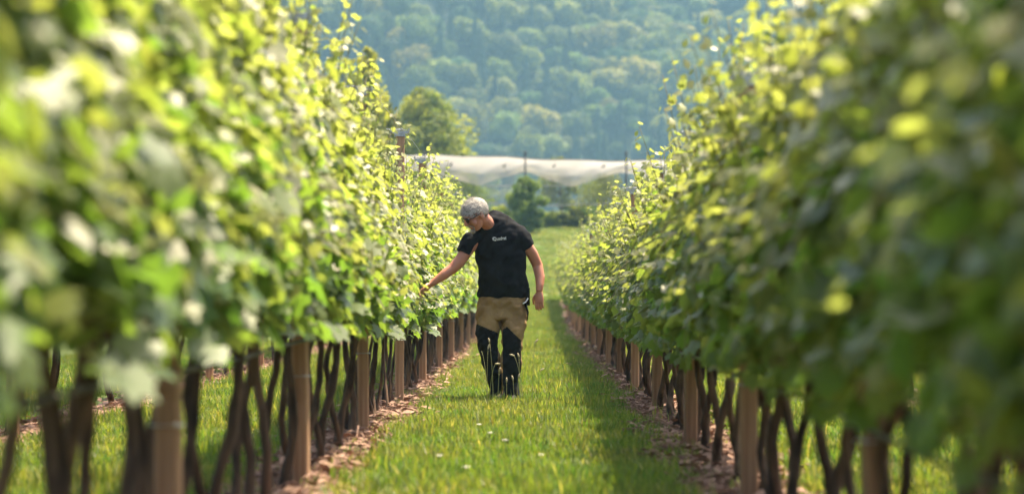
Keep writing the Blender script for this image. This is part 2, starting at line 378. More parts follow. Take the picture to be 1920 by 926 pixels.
def foliage(seed, zb, zt, ht, face, nl=560):
    """one vine's canopy, local: x across, y along row. face: side (+1/-1) that fluffs out to the middle aisle"""
    r = np.random.default_rng(seed)
    h = r.uniform(0, 1, nl); y = r.uniform(-.50, .50, nl)
    lump = .80 + .35 * vnoise(y * 1, h, 4.0, seed)
    th = ht * (1.05 - .72 * h ** 1.1) * lump * (.75 + .25 * np.clip(h * 6, 0, 1))
    side = np.where(r.uniform(size=nl) < .5, 1, -1); dep = r.uniform(0, 1, nl) ** .45
    x = side * th * dep
    z = zb + (zt - zb) * h + .05 * np.sin(y * 9 + seed)
    drop = (h < .08) & (r.uniform(size=nl) < .35); z = np.where(drop, zb - r.uniform(0, .13, nl), z)
    Nn = np.stack([side * (.45 + .35 * dep), np.zeros(nl), .78 + .4 * h], 1) + r.normal(0, .58, (nl, 3))
    turned = (r.uniform(size=nl) < .22) & (dep > .4) & (h > .08); Nn *= np.where(turned, -1, 1)[:, None]      # flipped leaves, later given the cream underside colour
    S = r.uniform(.075, .150, nl) * (1.05 - .35 * h)
    P = [np.stack([x, y, z], 1)]; NN = [Nn]; SS = [S]; CC = [leaf_cols(h, r, nl)]; CC[0][:, 3] = turned * r.uniform(.6, 1, nl)
    shoots = MB()
    for i in range(10):
        y0 = r.uniform(-.42, .42); x0 = r.normal(0, .05); top = zt + (r.uniform(-.1, .34) if i % 3 else r.uniform(.1, .5)); lx = r.normal(0, .12); ly = r.normal(0, .08)
        pts = [(x0 + lx * t_ ** 2 + .015 * math.sin(5 * t_ + i), y0 + ly * t_, zb + .1 + (top - zb - .1) * t_) for t_ in np.linspace(0, 1, 8)]
        shoots.tube(pts, np.linspace(.0055, .002, 8), 5)
        k = 17; t_ = np.linspace(.48, 1.0, k); pp = np.array([np.interp(t_, np.linspace(0, 1, 8), np.array(pts)[:, a]) for a in range(3)]).T
        off = r.normal(0, 1, (k, 3)) * [1, 1, .4]; off /= np.linalg.norm(off, axis=1)[:, None]
        s_ = .115 * (1.10 - t_) * r.uniform(.7, 1.4, k) + .026
        P.append(pp + off * s_[:, None] * .8); NN.append(off * .6 + [0, 0, .7] + r.normal(0, .4, (k, 3))); SS.append(s_); CC.append(leaf_cols(np.full(k, .9), r, k))
    if r.uniform() < .6:                      # a wayward shoot hanging out to the aisle
        for q in range(2):
            y0 = r.uniform(-.4, .4); z0 = r.uniform(zb + .2, zt - .3); t_ = np.linspace(0, 1, 6)
            pp = np.stack([face * (ht * .8 + .16 * t_), y0 + .1 * t_, z0 + .16 * t_ - .30 * t_ ** 2], 1); shoots.tube([tuple(a) for a in pp], np.linspace(.004, .0015, 6), 5)
            P.append(pp + r.normal(0, .025, (6, 3))); NN.append(np.array([[face * .6, 0, .8]]) + r.normal(0, .4, (6, 3))); SS.append(.11 - .07 * t_); CC.append(leaf_cols(.5 + .5 * t_, r, 6))
    fo = leaves_mesh('foliage', np.concatenate(P), np.concatenate(NN), np.concatenate(SS), np.concatenate(CC), r)
    sh = mesh_obj('shoots', shoots.V, shoots.F, M['shoot'], smooth=True, link=False)
    return fo, sh
def trunk(seed, zc):
    r = random.Random(seed); mb = MB()
    def stem(y0, y1, x1, bow, rad):
        pts = []; K = 12
        for i in range(K + 1):
            t_ = i / K
            pts.append((x1 * t_ + .035 * math.sin(t_ * 5 + seed) + r.uniform(-.007, .007), y0 + (y1 - y0) * t_ + bow * math.sin(math.pi * t_) + .03 * math.sin(t_ * 7 + seed * 2), -.03 + (zc + .03) * t_))
        rr = [rad * (1.45 - .55 * min(1, i / 3)) * r.uniform(.82, 1.18) * (1 if i < K - 1 else 1.25) for i in range(K + 1)]
        mb.tube(pts, rr, 9); return pts[-1]
    rad = r.uniform(.019, .028)
    e = stem(0, r.uniform(-.07, .07), r.uniform(-.05, .05), r.uniform(-.16, .16), rad)
    if seed % 3 == 0: stem(.10, r.uniform(.02, .2), r.uniform(-.03, .03), r.uniform(-.10, .10), rad * .75)
    for s in (-1, 1):                          # old arms tied along the wire, with knobs
        K = 7; pts = [(e[0] * (1 - i / K), e[1] + s * (.34 * i / K), zc + .03 * math.sin(i * 1.3 + seed) + .02) for i in range(K + 1)]
        mb.tube(pts, [rad * (.85 - .45 * i / K) * r.uniform(.8, 1.25) for i in range(K + 1)], 7)
        for i in range(2, K, 2): mb.tube([pts[i], (pts[i][0] + r.uniform(-.03, .03), pts[i][1], pts[i][2] + .07)], [rad * .5, rad * .25], 6)
    return mesh_obj('trunk', mb.V, mb.F, M['bark'], smooth=True, link=False)
NV = 7
KIT = {}
for k, r in ROWS.items():
    nv = NV if 'outer' not in k else 3; face = 1 if 'left' in k else -1
    KIT[k] = [(foliage(100 + 13 * i + int(abs(r['x']) * 50), r['zb'], r['zt'], r['ht'], face, 430 if k == 'left' else 335 if k == 'right' else 280), trunk(i + int(abs(r['x']) * 10), r['zb'] - .02)) for i in range(nv)]
ORD = ['first', 'second', 'third', 'fourth', 'fifth', 'sixth', 'seventh', 'eighth', 'ninth', 'tenth', 'eleventh', 'twelfth', 'thirteenth', 'fourteenth', 'fifteenth', 'sixteenth']
POSTY = {'left': [2.6 + 4.75 * 1 - .35 + 4.0 * 0] , 'right': []}
POSTY = {'left': [7.3 + 4.25 * i for i in range(-1, 17)], 'right': [6.55 + 3.95 * i for i in range(-1, 18)], 'outer_left': [6.0 + 4.7 * i for i in range(15)], 'outer_right': [5.2 + 4.5 * i for i in range(15)]}
SIDE = {'left': 'left row', 'right': 'right row', 'outer_left': 'second row to the left', 'outer_right': 'second row to the right'}
def copy_thing(src_parts, root):
    for s in src_parts:
        c = s.copy(); COL.objects.link(c); c.parent = root
for k, r in ROWS.items():
    sp = .52 if 'outer' not in k else 1.2; y = 3.3 if 'outer' not in k else 7.5; i = 0; yend = YEND if 'outer' not in k else 37
    cnt = {}
    while y < yend:
        yy = y + random.uniform(-.06, .06)
        pi = sum(1 for p in POSTY[k] if p < yy); cnt[pi] = cnt.get(pi, 0) + 1
        kit = KIT[k]; a = kit[(i * 3 + i // len(kit)) % len(kit)]
        side = SIDE[k]
        if 'outer' in k: lab = 'grapevine of the %s, half hidden behind the nearer vines' % side
        elif yy > 42: lab = 'small far grapevine blending into the distant end of the %s' % side
        elif k == 'left' and yy > 20.2 and 'touched' not in cnt and not cnt.update(touched=1): lab = 'grapevine in the left row whose leaves the man is touching'
        elif pi <= 1 and yy < POSTY[k][1]: lab = 'blurred nearest grapevine, %s from the front end of the %s' % (ORD[i], side)
        else: lab = 'leafy grapevine in the %s, %s one beyond its %s post' % (side, ORD[cnt[pi] - 1], ORD[pi - 1])
        root = empty('grapevine', (r['x'] + random.uniform(-.02, .02), yy, float(gz(0, yy))), lab, 'grapevine', 'grapevines of the ' + side)
        s_ = random.uniform(.95, 1.05) * (1 + (.16 if 'left' in k else .11) * min(1, max(0, (15.5 - yy) / 6))) * (.89 if k == 'left' and 17.5 < yy < 22.6 else 1)
        root.scale = (.62 if k == 'left' and 17.6 < yy < 21.2 else 1, random.choice((-1, 1)), s_)
        fo, sh = a[0]
        copy_thing((fo, sh, a[1] if True else None), root)
        y += sp if yy < 44 or 'outer' in k else .9; i += 1
# ------------------------------------------------------------------ posts
def make_post(hgt):
    t0 = empty('vineyard_post', (0, 0, 0))
    mb = MB(); rot = Matrix.Rotation(0, 3, 'Z')
    n = 9; V = []; F = []
    w_ = .038
    pr = [(-w_, -w_ + .008), (-w_ + .008, -w_), (w_ - .008, -w_), (w_, -w_ + .008), (w_, w_ - .008), (w_ - .008, w_), (-w_ + .008, w_), (-w_, w_ - .008)]
    for i in range(n):
        z = -.1 + (hgt + .1) * i / (n - 1)
        for x, y in pr: V.append((x * (1 - .06 * i / n) + .004 * math.sin(i), y * (1 - .06 * i / n), z))
    for i in range(n - 1):
        for j in range(8): F.append((i * 8 + j, i * 8 + (j + 1) % 8, i * 8 + 8 + (j + 1) % 8, i * 8 + 8 + j))
    F.append(tuple((n - 1) * 8 + j for j in range(8))); mb.add(V, F); mb.build('shaft', M['post'], t0)
    b = MB(); b.box((0, 0, hgt + .012), (.155, .035, .022)); b.box((-.075, 0, hgt + .028), (.012, .04, .03)); b.box((.075, 0, hgt + .028), (.012, .04, .03))
    b.box((0, 0, hgt - .01), (.088, .088, .03)); b.build('wire_bracket', M['wire'], t0)
    c = MB(); pts = [(.06 * math.cos(q * 1.1) - .02 * q * .2, .03 * math.sin(q * 1.1), hgt + .03 + .006 * (q % 3)) for q in range(16)]; c.tube(pts, .0022, 5); c.build('wire_twist', M['wire'], t0)
    for z in (.55, 1.0, 1.45):
        if z < hgt: d = MB(); d.tube([(math.cos(a) * .052, math.sin(a) * .052, z) for a in np.linspace(0, 6.28, 13)], .003, 5); d.build('wire_tie', M['wire'], t0)
    return t0
def copy_tree(o):
    c = o.copy(); COL.objects.link(c)
    for ch in o.children:
        d = ch.copy(); COL.objects.link(d); d.parent = c
    return c
for k, r in ROWS.items():
    proto = None
    for i, y in enumerate(POSTY[k]):
        if y > YEND or ('outer' in k and y > 48): break
        o = make_post(r['ph']) if proto is None else copy_tree(proto)
        if proto is None: proto = o
        o.location = (r['x'] + (.06 if 'left' in k else -.06), y + .1, float(gz(0, y))); o.rotation_euler = (random.uniform(-.012, .012), random.uniform(-.012, .012), random.uniform(-.1, .1))
        if 'outer' in k: lab = 'wooden vineyard post of the %s, seen between the nearer trunks' % SIDE[k]
        elif y > 42: lab = 'small far wooden post near the distant end of the ' + SIDE[k]
        elif k == 'left' and i == 4: lab = 'square wooden post rising above the leaves in the left row, metal bracket on top'
        else: lab = 'square brown wooden post, %s from the front of the %s' % (ORD[i], SIDE[k])
        tag(o, lab, 'post', 'wooden posts of the ' + SIDE[k])
# wires and hose
def run_wire(name, x, z, rad, mat, lab, cat, grp, sag=.012, py=None):
    pts = []; yy = np.arange(1.0, YEND, 1.18)
    for i, y in enumerate(yy): pts.append((x + .006 * math.sin(y * 1.7 + z), y, float(gz(0, y)) + z - sag * abs(math.sin(y * 2.66 / 4.0 + x))))
    mb = MB(); mb.tube(pts, rad, 6); o = mb.build(name, mat, smooth=True); tag(o, lab, cat, grp)
for k in ('left', 'right'):
    r = ROWS[k]; gs = 'wires of the ' + SIDE[k]
    run_wire('cordon_wire', r['x'] + (.03 if k == 'left' else -.03), r['zb'] + .09, .0028, M['wire'], 'thick steel wire carrying the vine arms of the ' + SIDE[k], 'wire', gs)
    run_wire('drip_hose', r['x'] + (.075 if k == 'left' else -.075), r['zb'] - .09, .008, M['hose'], 'dark drip hose slung along the trunks of the ' + SIDE[k], 'hose', None, sag=.03)
    run_wire('trellis_wire', r['x'] + (.10 if k == 'left' else -.10), r['ph'] + .03, .0022, M['wire'], 'thin top wire over the posts of the %s, nearer the aisle' % SIDE[k], 'wire', gs)
    run_wire('trellis_wire', r['x'] + (.05 if k == 'left' else -.05), r['zb'] + .7, .002, M['wire'], 'thin middle wire running through the leaves of the ' + SIDE[k], 'wire', gs)

# ------------------------------------------------------------------ background trees
def bg_tree(name, loc, H, W, seed, lab, cat='tree', cols=((.06, .08, .018), (.11, .12, .025)), group=None, nleaf=5000, leaf=.14, zlow=.18, nblob=22, narrow=False):
    root = empty(name, loc, lab, cat, group); r = np.random.default_rng(seed)
    tb = MB(); top = H * .75
    wk = .45 if narrow else 1
    tb.tube([(0, 0, -.1), (.03 * H * .1, 0, H * .2), (-.02 * H, .01 * H, H * .45), (0, 0, top)], [H * .028 * wk, H * .022 * wk, H * .015 * wk, H * .005 * wk], 8)
    blobs = []
    for i in range(nblob):
        t_ = (i + .5) / nblob; z = H * (zlow + (1 - zlow) * t_ * .93)
        prof = math.sin(math.pi * min(1, .12 + .9 * t_)) ** .55
        if narrow: prof = (1 - t_) ** .5 * .8 + .15
        a = r.uniform(0, 6.28); rr = W * .5 * prof * r.uniform(.25, .8); c = np.array([math.cos(a) * rr, math.sin(a) * rr, z])
        blobs.append((c, W * .5 * r.uniform(.28, .48) * (prof * .7 + .3)))
        tb.tube([(0, 0, max(H * .12, z - rr * .8)), tuple(c * [.6, .6, 1] - [0, 0, rr * .2]), tuple(c)], [H * .009, H * .006, H * .002], 5)
    tb.build('trunk', M['treebark'], root, True)
    V = []; F = []; C = []; c0, c1 = np.array(cols[0]), np.array(cols[1]); bc = [r.uniform() for _ in blobs]
    for i in range(nleaf):
        b = r.integers(len(blobs)); c, rad = blobs[b]; d = r.normal(size=3); d /= np.linalg.norm(d); p = c + d * rad * r.uniform(.3, 1.1) ** .6 * [1, 1, .8]
        nrm = d + [0, 0, .4] + r.normal(size=3) * .6; nrm /= np.linalg.norm(nrm); u = np.cross(nrm, r.normal(size=3)); u /= np.linalg.norm(u); v = np.cross(nrm, u); s = leaf * r.uniform(.6, 1.3)
        k = len(V); V += [p - u * s, p + v * s * .6, p + u * s, p - v * s * .6]; F += [(k, k + 1, k + 2, k + 3)]
        C += [(c0 + (c1 - c0) * np.clip(bc[b] + r.normal() * .2, 0, 1)) * r.uniform(.75, 1.25)] * 4
    mesh_obj('crown', np.array(V), F, M['tree'], root, col=np.array(C))
    return root
def W_(px, py, d): return ((px - 1000) / 4533 * d, d, CAMH + (545 - py) / 4533 * d)
def ground_at(px, d): x = (px - 1000) / 4533 * d; return (x, d, float(gz(x, d)))
def top_h(py, d): return CAMH + (545 - py) / 4533 * d - float(gz(0, d))
bg_tree('broadleaf_tree', ground_at(788, 152), top_h(156, 152), 7.6, 1, 'rounded olive green tree standing behind the white net on the left', cols=((.08, .11, .022), (.22, .22, .04)), nleaf=15000, leaf=.15, zlow=.08, nblob=40)
bg_tree('broadleaf_tree', ground_at(735, 158), top_h(215, 158), 4.6, 12, 'lower brownish green tree left of the rounded olive green tree', cols=((.11, .12, .025), (.22, .18, .045)), nleaf=6000, leaf=.15, zlow=.1)
bg_tree('broadleaf_tree', ground_at(688, 105), top_h(66, 105), 3.0, 3, 'tall thin loose tree showing above the left vine row', cols=((.16, .19, .03), (.34, .33, .06)), nleaf=4200, leaf=.12, zlow=.2, nblob=30)
bg_tree('broadleaf_tree', ground_at(722, 112), top_h(160, 112), 2.2, 33, 'slender loose tree between the tall thin tree and the rounded one', cols=((.12, .15, .025), (.30, .29, .05)), nleaf=3000, leaf=.11, zlow=.2, nblob=22)
bg_tree('broadleaf_tree', ground_at(1052, 175), top_h(290, 175), 3.2, 4, 'yellow green treetop just peeping over the white net', cols=((.12, .13, .02), (.18, .17, .03)), nleaf=2500)
bg_tree('apple_tree', ground_at(986, 116.5), top_h(326, 116.5), 2.2, 5, 'upright dark green orchard tree in front of the white net', cols=((.08, .14, .02), (.24, .31, .045)), nleaf=7000, leaf=.085, zlow=.05, nblob=30)
OG = 'orchard trees under the net'
k_ = 0
for px, d, tp, wd, lab in ((862, 124, 322, 3.4, 'pale orchard tree seen through the net left of the man'), (1128, 126, 326, 4.2, 'pale orchard tree seen through the net, third from the right'),
        (1205, 125, 335, 3.4, 'pale orchard tree seen through the net near the right vine row'), (790, 125, 330, 3.4, 'pale orchard tree seen through the net beside the tall wooden post'),
        (1075, 119.5, 392, 1.5, 'low dark orchard bush below the net, right of the upright tree'), (1110, 121, 388, 1.7, 'low dark orchard bush next to the tops of the right vines'),
        (1035, 120, 396, 1.2, 'low dark orchard bush at the top of the grass aisle'), (940, 119, 384, 1.6, 'low dark orchard bush behind the shoulder of the man'), (905, 120, 388, 1.7, 'low dark orchard bush behind the head of the man'),
        (1150, 119, 390, 1.7, 'low dark orchard bush under the right net post')):
    low = d < 122
    bg_tree('apple_tree', ground_at(px, d), top_h(tp, d), wd, 60 + k_, lab, cols=((.07, .11, .018), (.22, .25, .04)) if low else ((.15, .19, .03), (.24, .26, .05)), group=OG, nleaf=2600 if low else 4200, leaf=.08, zlow=.05, nblob=18)
    k_ += 1

# ------------------------------------------------------------------ hail net
def net_mat(name, alpha, col):
    m, t, b = new_mat(name); b.inputs['Base Color'].default_value = (*col, 1); b.inputs['Roughness'].default_value = .7
    tl = N(t, 'ShaderNodeBsdfTranslucent'); tl.inputs[0].default_value = (*col, 1); m1 = N(t, 'ShaderNodeMixShader'); m1.inputs[0].default_value = .5
    t.links.new(b.outputs[0], m1.inputs[1]); t.links.new(tl.outputs[0], m1.inputs[2])
    tc = N(t, 'ShaderNodeTexCoord'); no = N(t, 'ShaderNodeTexNoise'); no.inputs['Scale'].default_value = .8; no.inputs['Detail'].default_value = 5
    t.links.new(tc.outputs['Object'], no.inputs[0]); mr = N(t, 'ShaderNodeMapRange'); mr.inputs['From Min'].default_value = .3; mr.inputs['From Max'].default_value = .7
    mr.inputs['To Min'].default_value = alpha - .12; mr.inputs['To Max'].default_value = min(1, alpha + .12); t.links.new(no.outputs[0], mr.inputs[0])
    tp = N(t, 'ShaderNodeBsdfTransparent'); m2 = N(t, 'ShaderNodeMixShader'); t.links.new(mr.outputs[0], m2.inputs[0]); t.links.new(tp.outputs[0], m2.inputs[1]); t.links.new(m1.outputs[0], m2.inputs[2])
    t.links.new(m2.outputs[0], t.nodes['Material Output'].inputs['Surface']); return m
M['net'] = net_mat('white_net', .70, (.50, .465, .43)); M['net_thin'] = net_mat('thin_net', .16, (.42, .42, .36))
M['netpost'] = noise_mat('dark_post', (.03, .028, .025), (.09, .08, .07), scale=6)
D = 120.0
netr = empty('hail_net', (0, D, float(gz(0, D))), 'white hail net stretched over the orchard behind the man, its lower edge in scallops', 'net')
gz0 = float(gz(0, D))
def nz(px, py): return ((px - 1000) / 4533 * D, CAMH + (545 - py) / 4533 * D - gz0)
tops = [(560, 292), (700, 293), (800, 291), (880, 292), (985, 297), (1080, 301), (1173, 302), (1240, 301), (1320, 302), (1480, 303)]
bots = [(560, 340), (640, 352), (720, 338), (790, 322), (845, 334), (898, 350), (930, 338), (985, 322), (1030, 338), (1072, 352), (1120, 336), (1173, 322), (1230, 342), (1270, 352), (1360, 324), (1480, 350)]
xt = np.arange(560, 1481, 6.0); rr = random.Random(5)
zt = np.interp(xt, [a for a, _ in tops], [b for _, b in tops]) + np.sin(xt * .045) * 1.2
zb_ = np.interp(xt, [a for a, _ in bots], [b for _, b in bots])
V = []; F = []; K = 7
for i, px in enumerate(xt):
    for j in range(K + 1):
        t_ = j / K; x, z = nz(px, zt[i] + (zb_[i] - zt[i]) * t_)
        V.append((x, -.55 * math.sin(t_ * 2.3) + .10 * math.sin(px * .11 + j) * t_ + .25 * math.sin(px * .033) * t_, z))
for i in range(len(xt) - 1):
    for j in range(K): a = i * (K + 1) + j; F.append((a, a + 1, a + K + 2, a + K + 1))
mesh_obj('front_drape', V, F, M['net'], netr, smooth=True)
V = []; F = []                                   # the roof going back over the rows
for i, px in enumerate(xt):
    for j in range(3):
        x, z = nz(px, zt[i]); V.append((x, j * 4.5 + .02, z - .004 - .28 * abs(math.sin((px - 985) / 188 * math.pi)) * min(1, j) - .05 * j))
for i in range(len(xt) - 1):
    for j in range(2): a = i * 3 + j; F.append((a, a + 1, a + 4, a + 3))
mesh_obj('roof', V, F, M['net'], netr, smooth=True)
V = []; F = []
lowe = lambda px: 382 + 4 * math.sin(px * .02) + (3 if px > 1100 else 0)
for i, px in enumerate(xt):
    for j in range(5):
        t_ = j / 4; x, z = nz(px, zb_[i] - 6 + (lowe(px) - zb_[i] + 6) * t_); V.append((x, .12 + .12 * math.sin(px * .07 + j * 2), z))
for i in range(len(xt) - 1):
    for j in range(4): a = i * 5 + j; F.append((a, a + 1, a + 6, a + 5))
mesh_obj('curtain', V, F, M['net_thin'], netr, smooth=True)
hm = MB(); hm.tube([(nz(px, 0)[0], .10, nz(px, lowe(px))[1]) for px in xt], .022, 6); hm.build('hem', M['net'], netr, True)
hm = MB(); hm.tube([(nz(px, 0)[0], 0, nz(px, zt[i] - .4)[1]) for i, px in enumerate(xt)], .02, 6); hm.build('ridge_cable', M['netpost'], netr, True)
hm = MB(); hm.tube([(nz(px, 0)[0], -.3, nz(px, 349)[1]) for px in (905, 960, 1020, 1075)], .025, 6); hm.build('lower_cable', M['net'], netr, True)
for px, py in ((845, 311), (945, 313), (1038, 313), (1130, 314), (868, 294), (1225, 316)):
    mb = MB(); x, z = nz(px, py); mb.box((0, 0, 0), (.16, .05, .07)); mb.tube([(0, 0, 0), (.10, -.03, .12)], .03, 6); o = mb.build('clip', M['netpost'], netr); o.location = (x, -.62, z)
PL = {640: 'far left', 797: 'left', 985: 'middle', 1173: 'right', 1360: 'far right'}
np_proto = None
for px, nm in PL.items():
    x, z = nz(px, 292 if px < 900 else 297)
    if np_proto is None:
        np_proto = empty('net_post'); mb = MB(); mb.tube([(0, 0, -.2), (.01, 0, z * .5), (0, 0, z + .05)], [.06, .055, .05], 8); mb.build('shaft', M['netpost'], np_proto, True)
        mb = MB(); mb.tube([(0, 0, z + .04), (0, 0, z + .16)], [.085, .06], 8); mb.build('cap', M['netpost'], np_proto, True); q = np_proto
    else: q = copy_tree(np_proto)
    q.location = (x, D - .80, gz0); tag(q, '%s dark post carrying the white hail net' % nm, 'post', 'dark posts of the hail net')

# ------------------------------------------------------------------ the man
MD = 20.6
def P(px, py, dy=0): return Vector(((px - 1000) / 220, MD + dy, CAMH + (545 - py) / 220))
def skin_mat():
    m, t, b = new_mat('skin'); no = N(t, 'ShaderNodeTexNoise'); no.inputs['Scale'].default_value = 14; tc = N(t, 'ShaderNodeTexCoord'); t.links.new(tc.outputs['Object'], no.inputs[0])
    cr = N(t, 'ShaderNodeValToRGB'); cr.color_ramp.elements[0].color = (.42, .165, .10, 1); cr.color_ramp.elements[1].color = (.54, .235, .15, 1); t.links.new(no.outputs[0], cr.inputs[0]); t.links.new(cr.outputs[0], b.inputs['Base Color'])
    b.inputs['Roughness'].default_value = .5; b.inputs['Subsurface Weight'].default_value = .12; b.inputs['Subsurface Radius'].default_value = (.02, .008, .005); b.inputs['Subsurface Scale'].default_value = .4
    return m
def cloth(name, c1, c2, s=9, bump=.6): return noise_mat(name, c1, c2, scale=s, rough=.9, bump=bump, bdist=.03, detail=3, spec=.15)
M['skin'] = skin_mat(); M['shirt'] = cloth('black_cotton', (.0075, .0075, .009), (.014, .014, .016)); M['tan'] = cloth('tan_canvas', (.25, .16, .075), (.35, .23, .11))
M['pblack'] = cloth('black_canvas', (.008, .008, .009), (.014, .014, .015)); M['hair'] = noise_mat('grey_hair', (.25, .22, .19), (.36, .32, .275), scale=70, rough=.6, stretch=(1, .3, 1), bump=.15)
M['beard'] = noise_mat('grey_beard', (.20, .16, .13), (.38, .32, .27), scale=80, rough=.8); M['dark'] = noise_mat('dark_plastic', (.01, .01, .012), (.02, .02, .022), rough=.35)
M['boot'] = noise_mat('boot_leather', (.012, .01, .009), (.03, .025, .02), rough=.6); M['print'] = noise_mat('white_print', (.6, .6, .58), (.75, .75, .72), rough=.8)
man = empty('person', P(945, 757), 'man in black t-shirt and tan and black work trousers bending to touch the left vines', 'person')
def par(o): o.parent = man; o.matrix_parent_inverse = Matrix.Translation(-man.location); return o
hc = P(894, 403, -.36)
fwd = Vector((-.78, -.34, -.52)).normalized(); up0 = Vector((-.12, -.2, 1)); rt = fwd.cross(up0).normalized(); upv = rt.cross(fwd).normalized()
HM = Matrix((rt, fwd, upv)).transposed()            # local X right, Y forward, Z up
HM = HM @ Matrix.Diagonal((1.13, 1.13, 1.1)); hl = lambda x, y, z: hc + HM @ Vector((x, y, z))
b = MB()
b.ball(hl(0, -.008, .022), (.076, .097, .092), 14, HM)      # cranium
b.rings([(hl(0, .035, .03), HM @ Vector((.062, 0, 0)), HM @ Vector((0, .055, .0))), (hl(0, .03, -.03), HM @ Vector((.060, 0, 0)), HM @ Vector((0, .056, 0))),
         (hl(0, .028, -.07), HM @ Vector((.052, 0, 0)), HM @ Vector((0, .052, 0))), (hl(0, .038, -.105), HM @ Vector((.036, 0, 0)), HM @ Vector((0, .040, 0))), (hl(0, .046, -.118), HM @ Vector((.02, 0, 0)), HM @ Vector((0, .022, 0)))], 20)
b.tube([hl(0, .088, .012), hl(0, .104, -.018), hl(0, .112, -.032), hl(0, .094, -.042)], [.010, .014, .017, .012], 8)   # nose
for s in (-1, 1):
    b.ball(hl(s * .014, .097, -.037), .010, 6); b.ball(hl(s * .077, -.006, -.008), (.012, .020, .032), 8, HM)
    b.ball(hl(s * .032, .083, .022), (.024, .012, .010), 8, HM); b.ball(hl(s * .045, .062, -.035), (.022, .022, .022), 8, HM)
b.ball(hl(0, .086, -.062), (.026, .012, .009), 8, HM); b.ball(hl(0, .084, -.074), (.022, .011, .008), 8, HM); b.ball(hl(0, .078, -.103), (.022, .016, .016), 8, HM)
nb = P(918, 428, -.20)
b.tube([hl(0, -.03, -.02), hl(0, -.035, -.07), nb + Vector((0, 0, .02)), P(925, 445, -.12)], [.060, .058, .064, .07], 14)    # neck
tl = lambda a, hw: Vector((hw * math.cos(a), 0, hw * math.sin(a)))
b.rings([(P(943, 560, 0), tl(0, .17), (0, .10, 0)), (P(942, 500, -.05), tl(0, .165), (0, .10, .02)), (P(935, 450, -.12), tl(.2, .165), (0, .09, .03)), (P(930, 430, -.16), tl(.25, .13), (0, .07, .02))], 20)
# arms
b.tube([P(962, 434, -.14), P(982, 454, -.11), P(998, 476, -.06), P(1008, 498, -.03), P(1012.5, 521, -.06), P(1012, 536, -.09), P(1011, 546, -.10)], [.062, .056, .050, .046, .042, .033, .029], 14)
b.tube([P(895, 446, -.17), P(877, 470, -.19), P(862, 492, -.21), P(850, 504, -.22), P(834, 516, -.24), P(820, 526, -.25), P(812, 532, -.255)], [.060, .054, .052, .046, .042, .032, .028], 14)
# hands
def hand(wr, d, across, palm_n, curl, sp=.19):
    d = d.normalized(); across = (across - d * across.dot(d)).normalized(); nn = d.cross(across); 
    if nn.dot(palm_n) < 0: nn = -nn
    b.rings([(wr - d * .01, across * .027, nn * .020), (wr + d * .03, across * .037, nn * .018), (wr + d * .065, across * .043, nn * .017), (wr + d * .092, across * .040, nn * .013)], 14)
    for i, (o_, L) in enumerate(((-.031, .070), (-.0105, .080), (.0105, .074), (.030, .058))):
        p0 = wr + d * .085 + across * o_; q = d + across * o_ * 5 * sp; c = curl * (1 + .12 * i)
        p1 = p0 + (q + nn * c * .35).normalized() * L * .45; p2 = p1 + (q + nn * c * 1.1).normalized() * L * .32; p3 = p2 + (q * .8 + nn * c * 2.0).normalized() * L * .26
        b.tube([p0 - d * .02, p0, p1, p2, p3], [.010, .0098, .0092, .0085, .0065], 8)
    p0 = wr + d * .025 - across * .030; p1 = p0 + (d * .7 - across * .75 + nn * .35).normalized() * .040; p2 = p1 + (d * 1 - across * .25 + nn * .45).normalized() * .034; p3 = p2 + (d + nn * .5).normalized() * .024
    b.tube([p0, p1, p2, p3], [.016, .0125, .0105, .008], 8)
hand(P(1011, 547, -.10), Vector((.0, -.12, -1)), Vector((1, -.45, 0)), Vector((-.5, .8, 0)), .30)       # hanging hand, thumb to the front
hand(P(811, 532.5, -.257), Vector((-.75, -.1, -.62)), Vector((.35, .9, -.35)), Vector((-.4, -.1, -1)), .75)  # hand in the leaves
body = b.build('body', M['skin']); remesh(body, .0045, 2); body.data.materials.clear(); body.data.materials.append(M['skin']); par(body)
# hair cap + strands
rs = np.random.default_rng(3); V = []; F = []
n1, n2 = 26, 44; idm = {}
def hairline(x, y): return -.004 + (.66 * y if y > 0 else .55 * y) + (.012 if abs(x) > .05 and -.02 < y < .03 else 0)
hb = MB(); grid = {}
for i in range(n1 + 1):
    th = math.pi * .82 * i / n1
    for j in range(n2):
        ph = 2 * math.pi * j / n2; ux, uy, uz = math.sin(th) * math.cos(ph), math.sin(th) * math.sin(ph), math.cos(th)
        q = 1 + .020 * math.sin(ph * 5 + th * 4) * math.sin(th * 6) * .4 + .004 * math.sin(ph * 11 + th * 9) + rs.normal() * .008 + (.05 * max(0, uy) * max(0, uz))
        p = Vector((.0815 * ux * q, -.008 + .1025 * uy * q, .022 + .100 * uz * q))
        grid[i, j] = len(hb.V); hb.V.append(tuple(hl(*p))); V.append(p)
for i in range(n1):
    for j in range(n2):
        js = (j + 1) % n2; q = [grid[i, j], grid[i + 1, j], grid[i + 1, js], grid[i, js]]
        if all(V[k].z > hairline(V[k].x, V[k].y) for k in q): hb.F.append(tuple(q))
hair = hb.build('hair', M['hair'], None, True); sm = hair.modifiers.new('s', 'SOLIDIFY'); sm.thickness = .005; sm.offset = -1; par(hair)
sb = MB()
